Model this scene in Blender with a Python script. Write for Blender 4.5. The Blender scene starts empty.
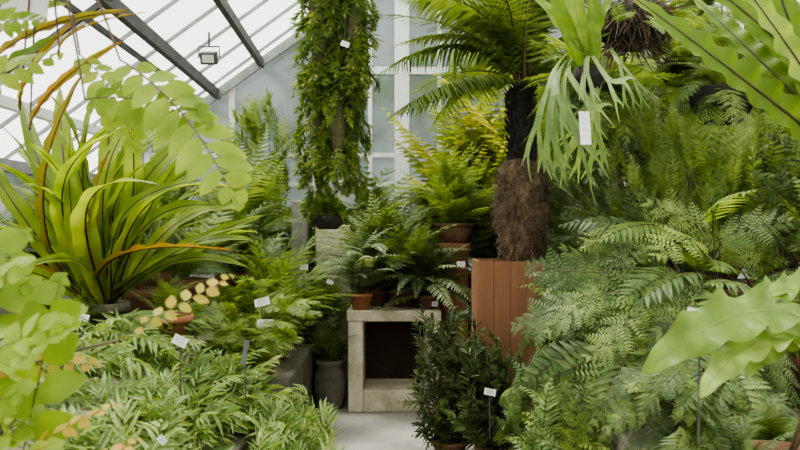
import bpy, math
import numpy as np
from mathutils import Vector, Matrix
R=np.random.RandomState(11)
rnd=lambda a,b: float(R.uniform(a,b))
CZ=1.5
def px(x,y,d): return Vector(((x-400)/800*d, d, CZ-(y-225)/800*d))
def roofz(x): return 4.39+.72*x if x<.9 else 5.038-.72*(x-.9)

# ---------------- materials ----------------
def newmat(name):
    m=bpy.data.materials.new(name); m.use_nodes=True
    nt=m.node_tree; nt.nodes.clear()
    return m,nt,nt.nodes.new('ShaderNodeOutputMaterial')
def ramp(nt,fac,stops):
    r=nt.nodes.new('ShaderNodeValToRGB')
    e=r.color_ramp.elements
    while len(e)<len(stops): e.new(.5)
    for i,(p,c) in enumerate(stops):
        e[i].position=p; e[i].color=(*c,1)
    nt.links.new(fac,r.inputs[0]); return r.outputs[0]
def leafmat(name,c1,c2,c3=None,trans=.35,rough=.45,scale=9,spec=.35):
    m,nt,out=newmat(name)
    tc=nt.nodes.new('ShaderNodeTexCoord'); nz=nt.nodes.new('ShaderNodeTexNoise')
    nz.inputs['Scale'].default_value=scale; nz.inputs['Detail'].default_value=3
    nt.links.new(tc.outputs['Object'],nz.inputs['Vector'])
    oi=nt.nodes.new('ShaderNodeObjectInfo')
    a=nt.nodes.new('ShaderNodeMath'); a.operation='MULTIPLY_ADD'
    nt.links.new(oi.outputs['Random'],a.inputs[0]); a.inputs[1].default_value=.5
    a2=nt.nodes.new('ShaderNodeMath'); a2.operation='SUBTRACT'; a2.inputs[1].default_value=.25
    nt.links.new(nz.outputs['Fac'],a.inputs[2]); nt.links.new(a.outputs[0],a2.inputs[0])
    col=ramp(nt,a2.outputs[0],[(.3,c1),(.56,c2),(.78,c3 or c2)])
    p=nt.nodes.new('ShaderNodeBsdfPrincipled'); nt.links.new(col,p.inputs['Base Color'])
    p.inputs['Roughness'].default_value=rough; p.inputs['Specular IOR Level'].default_value=spec
    t=nt.nodes.new('ShaderNodeBsdfTranslucent')
    g=nt.nodes.new('ShaderNodeMixRGB'); g.blend_type='MULTIPLY'; g.inputs[0].default_value=1
    g.inputs[2].default_value=(1.65,1.5,.7,1); nt.links.new(col,g.inputs[1]); nt.links.new(g.outputs[0],t.inputs[0])
    mx=nt.nodes.new('ShaderNodeMixShader'); mx.inputs[0].default_value=trans
    nt.links.new(p.outputs[0],mx.inputs[1]); nt.links.new(t.outputs[0],mx.inputs[2]); nt.links.new(mx.outputs[0],out.inputs[0])
    return m
def solid(name,c1,c2,scale=8,rough=.75,bump=.3,metal=0,stretch=(1,1,1),bs=None):
    m,nt,out=newmat(name)
    tc=nt.nodes.new('ShaderNodeTexCoord'); mp=nt.nodes.new('ShaderNodeMapping'); mp.inputs['Scale'].default_value=stretch
    nt.links.new(tc.outputs['Object'],mp.inputs[0])
    nz=nt.nodes.new('ShaderNodeTexNoise'); nz.inputs['Scale'].default_value=scale; nz.inputs['Detail'].default_value=8; nz.inputs['Roughness'].default_value=.65
    nt.links.new(mp.outputs[0],nz.inputs['Vector'])
    col=ramp(nt,nz.outputs['Fac'],[(.35,c1),(.68,c2)])
    p=nt.nodes.new('ShaderNodeBsdfPrincipled'); nt.links.new(col,p.inputs['Base Color'])
    p.inputs['Roughness'].default_value=rough; p.inputs['Metallic'].default_value=metal
    b=nt.nodes.new('ShaderNodeBump'); b.inputs['Strength'].default_value=bump; b.inputs['Distance'].default_value=.02
    n2=nt.nodes.new('ShaderNodeTexNoise'); n2.inputs['Scale'].default_value=bs or scale*5; n2.inputs['Detail'].default_value=5
    nt.links.new(mp.outputs[0],n2.inputs['Vector']); nt.links.new(n2.outputs['Fac'],b.inputs['Height']); nt.links.new(b.outputs[0],p.inputs['Normal'])
    nt.links.new(p.outputs[0],out.inputs[0]); return m
def glassmat(name,stops,clear,scale=2,tr=.6):
    m,nt,out=newmat(name)
    tc=nt.nodes.new('ShaderNodeTexCoord'); nz=nt.nodes.new('ShaderNodeTexNoise'); nz.inputs['Scale'].default_value=scale; nz.inputs['Detail'].default_value=6
    nt.links.new(tc.outputs['Object'],nz.inputs['Vector'])
    col=ramp(nt,nz.outputs['Fac'],stops)
    d=nt.nodes.new('ShaderNodeBsdfDiffuse'); t=nt.nodes.new('ShaderNodeBsdfTranslucent')
    nt.links.new(col,d.inputs[0]); nt.links.new(col,t.inputs[0])
    m1=nt.nodes.new('ShaderNodeMixShader'); m1.inputs[0].default_value=tr
    nt.links.new(d.outputs[0],m1.inputs[1]); nt.links.new(t.outputs[0],m1.inputs[2])
    trn=nt.nodes.new('ShaderNodeBsdfTransparent'); m2=nt.nodes.new('ShaderNodeMixShader'); m2.inputs[0].default_value=clear
    nt.links.new(m1.outputs[0],m2.inputs[1]); nt.links.new(trn.outputs[0],m2.inputs[2])
    gl=nt.nodes.new('ShaderNodeBsdfGlossy'); gl.inputs['Roughness'].default_value=.12
    m3=nt.nodes.new('ShaderNodeMixShader'); m3.inputs[0].default_value=.05
    nt.links.new(m2.outputs[0],m3.inputs[1]); nt.links.new(gl.outputs[0],m3.inputs[2]); nt.links.new(m3.outputs[0],out.inputs[0])
    return m
M={}
M['nest']=leafmat('nest_leaf',(.14,.22,.02),(.23,.33,.035),(.34,.42,.07),.52,.5)
M['nestdead']=leafmat('nest_dry_leaf',(.20,.18,.03),(.30,.22,.04),(.34,.14,.04),.4)
M['nestrib']=solid('nest_rib',(.03,.015,.008),(.08,.04,.02),20,.5)
M['nest2']=leafmat('nest_leaf_fresh',(.11,.195,.025),(.18,.28,.04),(.26,.36,.07),.45)
M['wavy']=leafmat('wavy_leaf',(.12,.20,.035),(.18,.28,.055),(.26,.36,.09),.3,.45,spec=.3)
M['ribg']=solid('green_rib',(.12,.16,.04),(.22,.26,.08),12,.5)
M['ribb']=solid('brown_rib',(.06,.045,.02),(.14,.09,.04),12,.6)
M['tree']=leafmat('tree_fern_leaf',(.08,.14,.03),(.14,.21,.05),(.24,.32,.08),.4)
M['mid']=leafmat('fern_mid',(.07,.12,.035),(.13,.20,.055),(.25,.34,.10),.35)
M['light']=leafmat('fern_light',(.13,.21,.045),(.21,.30,.07),(.32,.41,.12),.4)
M['yel']=leafmat('fern_yellow',(.20,.26,.05),(.31,.37,.08),(.42,.42,.10),.45)
M['grey']=leafmat('fern_grey',(.14,.21,.10),(.22,.30,.15),(.32,.40,.21),.3)
M['dark']=leafmat('dark_leaf',(.055,.09,.035),(.10,.145,.055),(.19,.25,.11),.25,.35,spec=.5)
M['deep']=leafmat('deep_leaf',(.05,.09,.028),(.09,.145,.045),(.16,.23,.07),.3)
M['oval']=leafmat('oval_leaf',(.15,.25,.03),(.23,.34,.05),(.33,.43,.09),.55,scale=5)
M['orange']=leafmat('orange_leaf',(.32,.33,.06),(.44,.31,.06),(.46,.23,.07),.4,scale=10)
M['lance']=leafmat('lance_leaf',(.15,.24,.07),(.24,.34,.11),(.38,.47,.20),.38)
M['vine']=leafmat('vine_leaf',(.09,.16,.03),(.17,.26,.055),(.28,.31,.09),.38)
M['stag']=leafmat('stag_leaf',(.12,.20,.07),(.19,.29,.10),(.27,.37,.15),.35)
M['terra']=solid('terracotta',(.30,.115,.06),(.42,.19,.10),6,.8,.2)
M['terrad']=solid('terracotta_old',(.14,.07,.04),(.25,.13,.08),6,.85,.3)
M['wood']=solid('red_wood',(.25,.115,.055),(.31,.15,.075),3,.7,.15,stretch=(3,3,.6))
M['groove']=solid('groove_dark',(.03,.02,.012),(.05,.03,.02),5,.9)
M['stone']=solid('weathered_stone',(.09,.085,.06),(.19,.175,.13),5,.9,.5)
M['conc']=solid('path_concrete',(.32,.31,.28),(.46,.45,.41),3,.9,.3,bs=40)
M['bench']=solid('whitewashed_masonry',(.42,.38,.26),(.78,.73,.58),5,.85,.6)
M['white']=solid('white_paint',(.72,.74,.72),(.84,.84,.82),3,.6,.1)
M['steel']=solid('dark_steel',(.05,.055,.05),(.10,.105,.09),8,.6,.1)
M['steell']=solid('grey_steel',(.22,.23,.22),(.34,.35,.33),8,.6,.1)
M['soil']=solid('soil',(.02,.015,.01),(.06,.045,.03),30,.95,.8)
M['root']=solid('root_fibre',(.10,.07,.045),(.30,.21,.13),22,.95,1,stretch=(1,1,.5))
M['black']=solid('black_trunk',(.012,.011,.009),(.045,.04,.03),30,.8,1)
M['plate']=solid('label_plastic',(.62,.63,.60),(.70,.70,.68),3,.4,.02)
M['ink']=solid('ink',(.3,.3,.3),(.36,.36,.36),3,.7,.0)
M['moss']=solid('moss',(.05,.06,.02),(.13,.12,.05),14,.95,.8)
M['grglass']=glassmat('grey_glass',[(.36,(.06,.095,.055)),(.48,(.13,.16,.15)),(.65,(.18,.215,.21))],.02,1.5,.4)
M['roofglass']=glassmat('roof_glass',[(.35,(.9,.93,.9)),(.65,(.97,.98,.96))],.70)
M['wallp']=solid('plaster_wall',(.18,.18,.15),(.28,.28,.24),3,.9,.3)

# ---------------- mesh builder ----------------
class MB:
    def __init__(s): s.v=[];s.f=[];s.m=[];s.n=0
    def add(s,V,F,mi=0):
        V=np.asarray(V,float).reshape(-1,3);F=np.asarray(F,int).reshape(-1,4)
        s.v.append(V);s.f.append(F+s.n);s.m.append(np.full(len(F),mi));s.n+=len(V)
    def mesh(s,name,mats,smooth=True):
        V=np.concatenate(s.v);F=np.concatenate(s.f);m=np.concatenate(s.m)
        me=bpy.data.meshes.new(name)
        me.vertices.add(len(V)); me.vertices.foreach_set('co',V.ravel())
        me.loops.add(F.size); me.loops.foreach_set('vertex_index',F.ravel().astype(np.int32))
        me.polygons.add(len(F)); me.polygons.foreach_set('loop_start',np.arange(0,F.size,4,dtype=np.int32))
        me.polygons.foreach_set('material_index',m.astype(np.int32))
        me.polygons.foreach_set('use_smooth',np.full(len(F),smooth))
        for k in mats: me.materials.append(M[k])
        me.update(calc_edges=True); me.validate(); return me
def nrm(a): return a/np.maximum(np.linalg.norm(a,axis=-1,keepdims=True),1e-9)
def leafT(ns=4,peak=.4,fold=.15,curl=.12,serr=0):
    x=np.linspace(0,1,ns+1)
    w=np.where(x<peak,np.sin(np.pi/2*x/peak)**.8,np.cos(np.pi/2*(x-peak)/(1-peak))**.85)*.5
    w=np.maximum(w,.04)
    if serr: w[1:-1:2]*=(1-serr)
    V=[];F=[]
    for i in range(ns+1):
        z=-curl*x[i]**2
        V+=[(x[i],-w[i],z+fold*w[i]),(x[i],0,z),(x[i],w[i],z+fold*w[i])]
    for i in range(ns):
        a=3*i; F+=[(a,a+3,a+4,a+1),(a+1,a+4,a+5,a+2)]
    return np.array(V),np.array(F)
T_DIA=(np.array([(0,0,0),(.45,-.5,0),(1,0,-.05),(.45,.5,0)]),np.array([(0,1,2,3)]))
T_LEAF=leafT(4); T_OV=leafT(6,.45,.1,.15); T_SER=leafT(12,.25,.05,.15,.35); T_LOB=leafT(18,.2,.05,.2,.5); T_LONG=leafT(6,.3,.2,.25)
T_SM=leafT(3,.3,.1,.1)
def place(mb,T,O,D,N,L,W,mi=0):
    TV,TF=T; O=np.asarray(O).reshape(-1,3);n=len(O)
    D=nrm(D.reshape(-1,3)); N=N.reshape(-1,3); S=nrm(np.cross(N,D)); N=np.cross(D,S)
    L=np.broadcast_to(L,(n,)).reshape(n,1,1);W=np.broadcast_to(W,(n,)).reshape(n,1,1)
    V=O[:,None]+D[:,None]*TV[None,:,0:1]*L+S[:,None]*TV[None,:,1:2]*W+N[:,None]*TV[None,:,2:3]*L
    F=TF[None]+(np.arange(n)*len(TV))[:,None,None]
    mb.add(V.reshape(-1,3),F.reshape(-1,4),mi)
def tube(mb,P,r0,r1,mi=0,k=5):
    P=np.asarray(P,float);n=len(P);Tn=nrm(np.gradient(P,axis=0))
    ref=np.tile([0.13,.97,.2],(n,1)) ; S=nrm(np.cross(ref,Tn));Nn=np.cross(Tn,S)
    r=np.linspace(1,0,n)[:,None,None]*(r0-r1)+r1
    a=np.linspace(0,2*np.pi,k,endpoint=False)[None,:,None]
    V=P[:,None]+r*(np.cos(a)*S[:,None]+np.sin(a)*Nn[:,None])
    F=[(i*k+j,i*k+(j+1)%k,(i+1)*k+(j+1)%k,(i+1)*k+j) for i in range(n-1) for j in range(k)]
    mb.add(V.reshape(-1,3),F,mi)
def crv(n,bow,sway=0,skew=.8):
    t=np.linspace(0,1,n); u=t**skew
    P=np.stack([t,sway*np.sin(np.pi*t),4*bow*u*(1-u)],1)
    T=nrm(np.gradient(P,axis=0)); S=nrm(np.cross(np.tile([0,0,1.],(n,1)),T)); N=np.cross(T,S)
    return t,P,T,S,N
def samp(ts,t,A): return np.stack([np.interp(ts,t,A[:,i]) for i in range(3)],1)
def strap(mats,W=.06,bow=.15,wave=.2,freq=7,fold=.3,sway=0,twist=0,nx=30,rib=.0045,edge=0,pw=.75,name='strap_frond',skew=.8):
    mb=MB();t,P,T,S,N=crv(nx,bow,sway,skew)
    w=W*np.sin(np.pi*t**pw)**.65; w=np.maximum(w,np.where(t<.5,W*.15,.0015))
    if edge: w=w*(1+edge*np.sin(freq*2*np.pi*t+1)*np.sin(np.pi*t))
    th=(twist*t)[:,None]; S,N=S*np.cos(th)+N*np.sin(th),N*np.cos(th)-S*np.sin(th)
    ys=np.array([-1,-.55,0,.55,1.]);V=np.zeros((nx,5,3))
    ph=[R.rand()*6,R.rand()*6]
    for j,y in enumerate(ys):
        wv=wave*w*y*y*np.sin(freq*2*np.pi*t+ph[0 if y<0 else 1])
        V[:,j]=P+S*(y*w)[:,None]+N*(abs(y)*fold*w+wv)[:,None]
    F=[(i*5+j,(i+1)*5+j,(i+1)*5+j+1,i*5+j+1) for i in range(nx-1) for j in range(4)]
    mb.add(V.reshape(-1,3),F,0); tube(mb,P,rib,rib*.25,1,5)
    return mb.mesh(name,mats)
def profl(u,peak=.3): return np.where(u<peak,.55+.45*np.sin(np.pi/2*u/peak),np.cos(np.pi/2*(u-peak)/(1-peak))**.8)
def pinn(mats,n=26,pl=.13,pwd=.028,t0=.15,bow=.15,ang=72,droop=.15,T=None,sway=0,rib=.004,peak=.3,jit=.08,spiral=False,alt=False,name='pinnate_frond'):
    T=T or T_LEAF; mb=MB();t,P,Tn,S,N=crv(20,bow,sway)
    tube(mb,P,rib,rib*.3,1,4)
    ts=np.linspace(t0,.99,n);u=(ts-t0)/(1-t0);l=pl*np.maximum(profl(u,peak),.15)
    for sd in (-1,1):
        tt=ts+(.5*(1-t0)/n if (alt and sd>0) else 0); tt=np.minimum(tt,1)
        O=samp(tt,t,P);D0=samp(tt,t,Tn);S0=samp(tt,t,S);N0=samp(tt,t,N)
        a=np.radians(ang-28*u**2+R.uniform(-8,8,n))[:,None]
        if spiral:
            az=R.uniform(0,2*np.pi,n)[:,None]; Sd=S0*np.cos(az)+N0*np.sin(az)
        else: Sd=S0*sd
        D=D0*np.cos(a)+Sd*np.sin(a)-N0*(droop+R.uniform(-jit,jit,n)[:,None])
        NN=nrm(N0+R.uniform(-jit*2,jit*2,(n,3))) if not spiral else nrm(D0*.8+R.uniform(-.3,.3,(n,3)))
        ll=l*R.uniform(.85,1.1,n)
        place(mb,T,O,D,NN,ll,pwd*R.uniform(.85,1.15,n)*np.minimum(1,.5+ll/pl*.6),0)
    return mb.mesh(name,mats)
def bip(mats,n=20,pl=.24,q=12,ql=.17,qw=.45,t0=.18,bow=.18,ang=68,droop=.12,sway=0,rib=.004,peak=.25,jit=.12,T=None,name='bipinnate_frond'):
    T=T or T_DIA; mb=MB();t,P,Tn,S,N=crv(20,bow,sway); tube(mb,P,rib,rib*.3,1,4)
    ts=np.linspace(t0,.985,n);u=(ts-t0)/(1-t0);l=pl*np.maximum(profl(u,peak),.08)
    s=np.linspace(.06,.97,q)
    for sd in (-1,1):
        tt=np.minimum(ts+R.uniform(-.2,.2,n)/n,1)
        O=samp(tt,t,P);D0=samp(tt,t,Tn);S0=samp(tt,t,S);N0=samp(tt,t,N)
        a=np.radians(ang-30*u**2+R.uniform(-7,7,n))[:,None]
        D=nrm(D0*np.cos(a)+S0*sd*np.sin(a)+N0*(R.uniform(-jit,jit,n)[:,None]))
        dr=(droop*(.6+.8*R.rand(n)))[:,None,None]
        ll=(l*R.uniform(.85,1.08,n))[:,None,None]
        NN=nrm(N0+R.uniform(-jit,jit,(n,3)))
        Pq=O[:,None]+D[:,None]*s[None,:,None]*ll-NN[:,None]*dr*(s**2)[None,:,None]*ll
        Dq=nrm(D[:,None]-NN[:,None]*2*dr*s[None,:,None])
        place(mb,T_DIA,O,D-NN*dr[:,0]*.5,NN,ll[:,0,0],.012*np.ones(n)*.5,0)
        side=nrm(np.cross(np.broadcast_to(NN[:,None],Dq.shape),Dq))
        env=(1-s**2.2*.85)
        for s2 in (-1,1):
            dq=nrm(Dq*.5+side*s2*.87)
            L=(ll*ql*env[None,:,None])[:,:,0]*R.uniform(.85,1.15,(n,q))
            nn=np.broadcast_to(NN[:,None],Dq.shape)+R.uniform(-jit,jit,Dq.shape)
            place(mb,T,Pq.reshape(-1,3),dq.reshape(-1,3),nn.reshape(-1,3),L.ravel(),(L*qw).ravel(),0)
    return mb.mesh(name,mats)
def stagm(mats,bow=.2,name='forked_frond'):
    mb=MB(); Vs=[];Fs=[]
    def seg(p,a,w,l,lv,n=5):
        w1=w*(1.45 if lv else 1.1); b=len(Vs);da=rnd(-.15,.15)
        q=np.array(p,float);aa=a
        for i in range(n+1):
            f=i/n; d=np.array([math.cos(aa),math.sin(aa)]);nn=np.array([-d[1],d[0]])
            ww=w*(1-f)+w1*f if lv<3 else w*(1-f*.8)
            for y in (-1,0,1): Vs.append((*(q+nn*y*ww),.25*ww*abs(y)))
            if i<n: q=q+d*l/n; aa+=da/n*2
        for i in range(n):
            k=b+3*i; Fs.extend([(k,k+3,k+4,k+1),(k+1,k+4,k+5,k+2)])
        if lv<3:
            sp=.34+.1*R.rand()
            off=w1*.45;d=np.array([math.cos(aa),math.sin(aa)]);nn=np.array([-d[1],d[0]])
            for sg in (-1,1):
                seg(q+nn*sg*off-d*l*.02,aa+sg*sp*rnd(.6,1.2),w1*.57,l*rnd(.55,.8),lv+1)
    seg((0,0),0,.036,.4,0)
    V=np.array(Vs); V/= V[:,0].max(); x=V[:,0]
    V[:,2]+=4*bow*x*(1-x)+ .05*np.sin(9*V[:,1]+5*x)
    mb.add(V,Fs,0); return mb.mesh(name,mats)

# ---------------- thing helper ----------------
COL=bpy.context.scene.collection
class Thing:
    def __init__(s,name,label,cat,loc,group=None):
        e=bpy.data.objects.new(name,None);COL.objects.link(e);e.location=loc;e.empty_display_size=.05
        e['label']=label;e['category']=cat
        if group:e['group']=group
        s.e=e;s.loc=Vector(loc)
    def add(s,name,me,mat=None,parent=None,label=None):
        o=bpy.data.objects.new(name,me);COL.objects.link(o);o.parent=parent or s.e
        o.matrix_local=Matrix.Translation(-s.loc)@(mat or Matrix.Identity(4))
        if label:o['label']=label
        return o
    def shoot(s,name,me,A,B,roll=0,up=(0,0,1),ws=1):
        A=Vector(A);B=Vector(B);d=B-A;L=d.length;x=d/L;u=Vector(up)
        z=u-x*u.dot(x)
        if z.length<.05: z=Vector((0.3,-1,0));z=z-x*z.dot(x)
        z.normalize();y=z.cross(x)
        if roll:
            q=Matrix.Rotation(roll,3,x);y=q@y;z=q@z
        m=Matrix(((x.x*L,y.x*L*ws,z.x*L,A.x),(x.y*L,y.y*L*ws,z.y*L,A.y),(x.z*L,y.z*L*ws,z.z*L,A.z),(0,0,0,1)))
        return s.add(name,me,m)
def lathe(prof,mats,k=32,name='lathe',jit=0):
    mb=MB();n=len(prof);a=np.linspace(0,2*np.pi,k,endpoint=False)
    V=np.array([[(r*math.cos(t),r*math.sin(t),z) for t in a] for r,z in prof])
    if jit: V=V*(1+R.uniform(-jit,jit,V.shape)*[1,1,.0])
    F=[(i*k+j,i*k+(j+1)%k,(i+1)*k+(j+1)%k,(i+1)*k+j) for i in range(n-1) for j in range(k)]
    mb.add(V.reshape(-1,3),F,0)
    return mb.mesh(name,mats)
def pot(T,base,rt,rb,h,mat='terra',bowl=False):
    base=Vector(base)
    if bowl: pr=[(.001,0),(rb,0),(rb+(rt-rb)*.6,h*.3),(rt*.95,h*.75),(rt*.95,h*.82),(rt*1.04,h*.84),(rt*1.04,h),(rt*.93,h),(rt*.9,h*.8),(rb,h*.5)]
    else: pr=[(.001,0),(rb,0),(rb+(rt-rb)*.78,h*.8),(rt*1.05,h*.8),(rt*1.09,h*.83),(rt*1.09,h*.98),(rt*1.06,h),(rt*.97,h),(rt*.94,h*.82),(rb,h*.5)]
    T.add('pot',lathe(pr,[mat],name='pot'),Matrix.Translation(base))
    T.add('soil',lathe([(.001,h*.9),(rt*.5,h*.91),(rt*.94,h*.86)],['soil'],16,'soil',.03),Matrix.Translation(base))
    return base+Vector((0,0,h*.88))
def box(mb,c,s,mi=0,bev=0):
    x,y,z=[v/2 for v in s];C=np.array(c)
    V=np.array([(-x,-y,-z),(x,-y,-z),(x,y,-z),(-x,y,-z),(-x,-y,z),(x,-y,z),(x,y,z),(-x,y,z)])+C
    mb.add(V,[(0,3,2,1),(4,5,6,7),(0,1,5,4),(1,2,6,5),(2,3,7,6),(3,0,4,7)],mi)
def beammesh(A,B,w,h,mats,name,up=(0,0,1)):
    A=np.array(A,float);B=np.array(B,float);x=nrm(B-A);s=nrm(np.cross(np.array(up,float),x));n=np.cross(x,s)
    V=[P+s*a*w/2+n*b*h/2 for P in (A,B) for a,b in ((-1,-1),(1,-1),(1,1),(-1,1))]
    mb=MB();mb.add(V,[(0,3,2,1),(4,5,6,7),(0,1,5,4),(1,2,6,5),(2,3,7,6),(3,0,4,7)])
    return mb.mesh(name,mats,False)
def struct(name,me,label=None):
    o=bpy.data.objects.new(name,me);COL.objects.link(o);o['kind']='structure'
    if label:o['label']=label
    return o
def boxobj(name,c,s,mat,label=None,cat=None):
    mb=MB();box(mb,(0,0,0),s);me=mb.mesh(name,[mat],False)
    o=bpy.data.objects.new(name,me);COL.objects.link(o);o.location=c
    b=o.modifiers.new('bevel','BEVEL');b.width=.012;b.segments=2
    if label:o['label']=label;o['category']=cat
    else:o['kind']='structure'
    return o

# ---------------- room ----------------
YB=8.8
mb=MB();box(mb,(.9,3.3,-.05),(8.6,11.2,.1));f=struct('floor',mb.mesh('floor',['conc'],False))
mb=MB();box(mb,(-3.36,3.4,.45),(.12,10.9,.9));struct('wall_left',mb.mesh('wall_left',['wallp'],False))
mb=MB();box(mb,(5.16,3.4,.45),(.12,10.9,.9));struct('wall_right',mb.mesh('wall_right',['wallp'],False))
mb=MB();box(mb,(.9,YB+.08,.45),(8.6,.14,.9));struct('wall_back',mb.mesh('wall_back',['wallp'],False))
mb=MB();box(mb,(.9,-2.1,.45),(8.6,.14,.9));struct('wall_front_unseen',mb.mesh('wall_front_unseen',['wallp'],False))  # out of view, added to hold back flat light from behind the camera
edges=[-3.3,-2.78,-1.85,-.92,.02,.95,1.88,2.81,3.74,5.1]
for i in range(len(edges)-1):
    a,b=edges[i],edges[i+1]; mb=MB()
    pts=[a,b] if not(a<.9<b) else [a,.9,b]
    for p,q in zip(pts[:-1],pts[1:]):
        mb.add([(p,YB+.05,.9),(q,YB+.05,.9),(q,YB+.05,roofz(q)),(p,YB+.05,roofz(p))],[(0,1,2,3)],0)
    for z in (.93,1.95,2.27,3.2,4.1):
        if z<min(roofz(a),roofz(b)): box(mb,((a+b)/2,YB+.03,z),(b-a,.06,.08 if z==3.2 else .05),1)
    if i>0: box(mb,(a,YB+.02,(.9+roofz(a))/2),(.16 if i==4 else .06,.08,roofz(a)-.9),1)
    if i in (3,4): box(mb,((a+b)/2+(.12 if i==3 else -.05),YB+.02,2.5),(.045,.05,3.2),1)
    struct('window_%d'%(i+1),mb.mesh('window',['grglass','white'],False))
# unseen glazing behind the viewpoint, added as soft fill to lift the shadows
for i,(a,b) in enumerate(((-3.3,-.9),(-.9,.9),(.9,3.0),(3.0,5.1))):
    mb=MB();mb.add([(a,-2.1,.9),(b,-2.1,.9),(b,-2.1,roofz(b)),(a,-2.1,roofz(a))],[(0,1,2,3)],0);box(mb,(a+.03,-2.08,(.9+roofz(a))/2),(.06,.06,roofz(a)-.9),1)
    struct('window_%d'%(40+i),mb.mesh('window',['roofglass','white'],False))
for i,(X,s) in enumerate(((-3.33,1),(5.13,-1))):
    for j in range(5):
        y0=-1.9+j*2.14;mb=MB();mb.add([(X,y0,.9),(X,y0+2.14,.9),(X,y0+2.14,2.03),(X,y0,2.03)],[(0,1,2,3)],0)
        box(mb,(X,y0,1.46),(.06,.06,1.12),1);box(mb,(X,y0+1.07,1.46),(.05,.04,1.12),1);box(mb,(X,y0+1.07,2.0),(.08,2.1,.06),1)
        struct('window_%d'%(20+i*5+j),mb.mesh('window',['grglass','white'],False))
for i,(xa,xb) in enumerate(((-3.4,.9),(.9,5.2))):
    mb=MB();mb.add([(xa,-2.2,roofz(xa)+.06),(xb,-2.2,roofz(xb)+.06),(xb,YB+.1,roofz(xb)+.06),(xa,YB+.1,roofz(xa)+.06)],[(0,1,2,3)])
    struct('ceiling' if i==0 else 'ceiling.001',mb.mesh('ceiling',['roofglass'],False))
k=1
for i in range(18):
    y=-1.9+i*.61
    struct('trim_%d'%k,beammesh((-3.35,y,roofz(-3.35)+.02),(.9,y,roofz(.9)+.02),.014,.03,['steell'],'glazing_bar'));k+=1
    if i%2==0: struct('trim_%d'%k,beammesh((5.15,y,roofz(5.15)+.02),(.9,y,roofz(.9)+.02),.03,.04,['steell'],'glazing_bar'));k+=1
for A,B,w,h,m in (((-2.8,-2,2.37),(-2.8,YB,2.37),.06,.08,'white'),((-1.74,-2,3.06),(-2.0,YB,2.93),.055,.10,'steel'),((-1.9,-2,2.94),(-2.16,YB,2.83),.03,.04,'steel'),
   ((-1.2,-2,3.45),(-1.52,YB,3.27),.055,.09,'steel'),((-3.32,-2,2.0),(-3.32,YB,2.0),.1,.1,'steell'),((-.4,-2,4.05),(-.4,YB,4.05),.06,.1,'steel'),((.9,-2,4.98),(.9,YB,4.98),.08,.14,'steel'),
   ((2.6,-2,3.77),(2.6,YB,3.77),.06,.1,'steel'),((4,-2,2.75),(4,YB,2.75),.06,.1,'steel'),((5.1,-2,2.0),(5.1,YB,2.0),.1,.1,'steell'),
   ((-3.3,YB-.06,2.0),(.9,YB-.06,5.0),.05,.09,'steell'),((5.1,YB-.06,2.0),(.9,YB-.06,5.0),.06,.09,'steell'),
   ((-3.3,5.2,1.98),(.9,5.2,4.95),.03,.04,'steel')):
    struct('trim_%d'%k,beammesh(A,B,w,h,[m],'beam'));k+=1
def bed(name,x0,x1,y0,y1,z0,z1,label):
    mb=MB();box(mb,((x0+x1)/2,(y0+y1)/2,(z0+z1)/2),(x1-x0,y1-y0,z1-z0))
    mb2=mb.mesh(name,['stone'],False);o=bpy.data.objects.new(name,mb2);COL.objects.link(o)
    b=o.modifiers.new('bevel','BEVEL');b.width=.015;b.segments=2
    o['label']=label;o['category']='plant bed'
bed('planting_bed',-1.06,-.72,1.2,7.2,0,.5,'low weathered concrete planting bed beside the path')
bed('staging_bench',-3.28,-1.07,.8,8.6,0,.85,'raised weathered concrete staging carrying potted ferns')
bed('staging_bench',.92,3.4,1.2,5.0,0,.62,'weathered concrete staging under the dense fern thicket')
bed('staging_bench',1.2,5.0,5.1,8.6,0,.8,'raised concrete staging with tall shrubs')
bed('staging_bench',-1.0,1.15,7.55,8.6,0,.75,'concrete staging below the glazed gable')

# ---------------- frond libraries ----------------
LB={}
LB['nest']=[strap(['nest','nestrib'],.041+.01*R.rand(),b,.18,5,.25,s,tw,rib=.0065,skew=1.3) for b,s,tw in ((.06,.02,.4),(.11,-.04,-.5),(.17,.03,.3),(.24,-.03,-.3),(.13,.05,.9),(.2,-.05,.6))]
LB['nestd']=[strap(['nestdead','nestrib'],.034,b,.35,8,.4,s,tw,rib=.0075) for b,s,tw in ((.1,.04,.8),(.2,-.06,-.9))]
LB['nest2']=[strap(['nest2','nestrib'],.056,b,.28,11,.25,s,tw,nx=90,edge=.08,rib=.008) for b,s,tw in ((.06,.02,.2),(.1,-.03,-.3),(.14,.03,.3),(.09,-.02,.5))]
LB['bright']=[strap(['nest2','ribg'],.10,b,.2,4,.2,.03,.2) for b in (.06,.14)]
LB['wavy']=[strap(['wavy','ribg'],.14,b,.38,4.5,.15,s,tw,nx=90,edge=.15,rib=.005,pw=.8) for b,s,tw in ((.12,.05,.5),(.18,-.05,-.5),(.22,.03,.3))]
LB['tree']=[pinn(['tree','ribb'],54,.20,.015,.07,b,70,.3,T_LONG,s,.006,.4,.1) for b,s in ((.12,.02),(.18,-.03),(.24,.03))]+[bip(['tree','ribb'],34,.2,10,.13,.38,.08,b,70,.3,s,.006,.4) for b,s in ((.15,.02),)]
LB['mid']=[bip(['mid','ribg'],13,.27,10,.19,.42,.14,b,62,.15,s,T=T_SM) for b,s in ((.08,.04),(.14,-.04),(.2,.05),(.26,-.03))]
LB['lace']=[bip([c,'ribb'],10,.29,8,.25,.4,.18,b,60,.15,s,T=T_SM,rib=.006) for b,s,c in ((.08,.04,'mid'),(.14,-.04,'light'),(.2,.05,'mid'),(.26,-.03,'mid'))]
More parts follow.
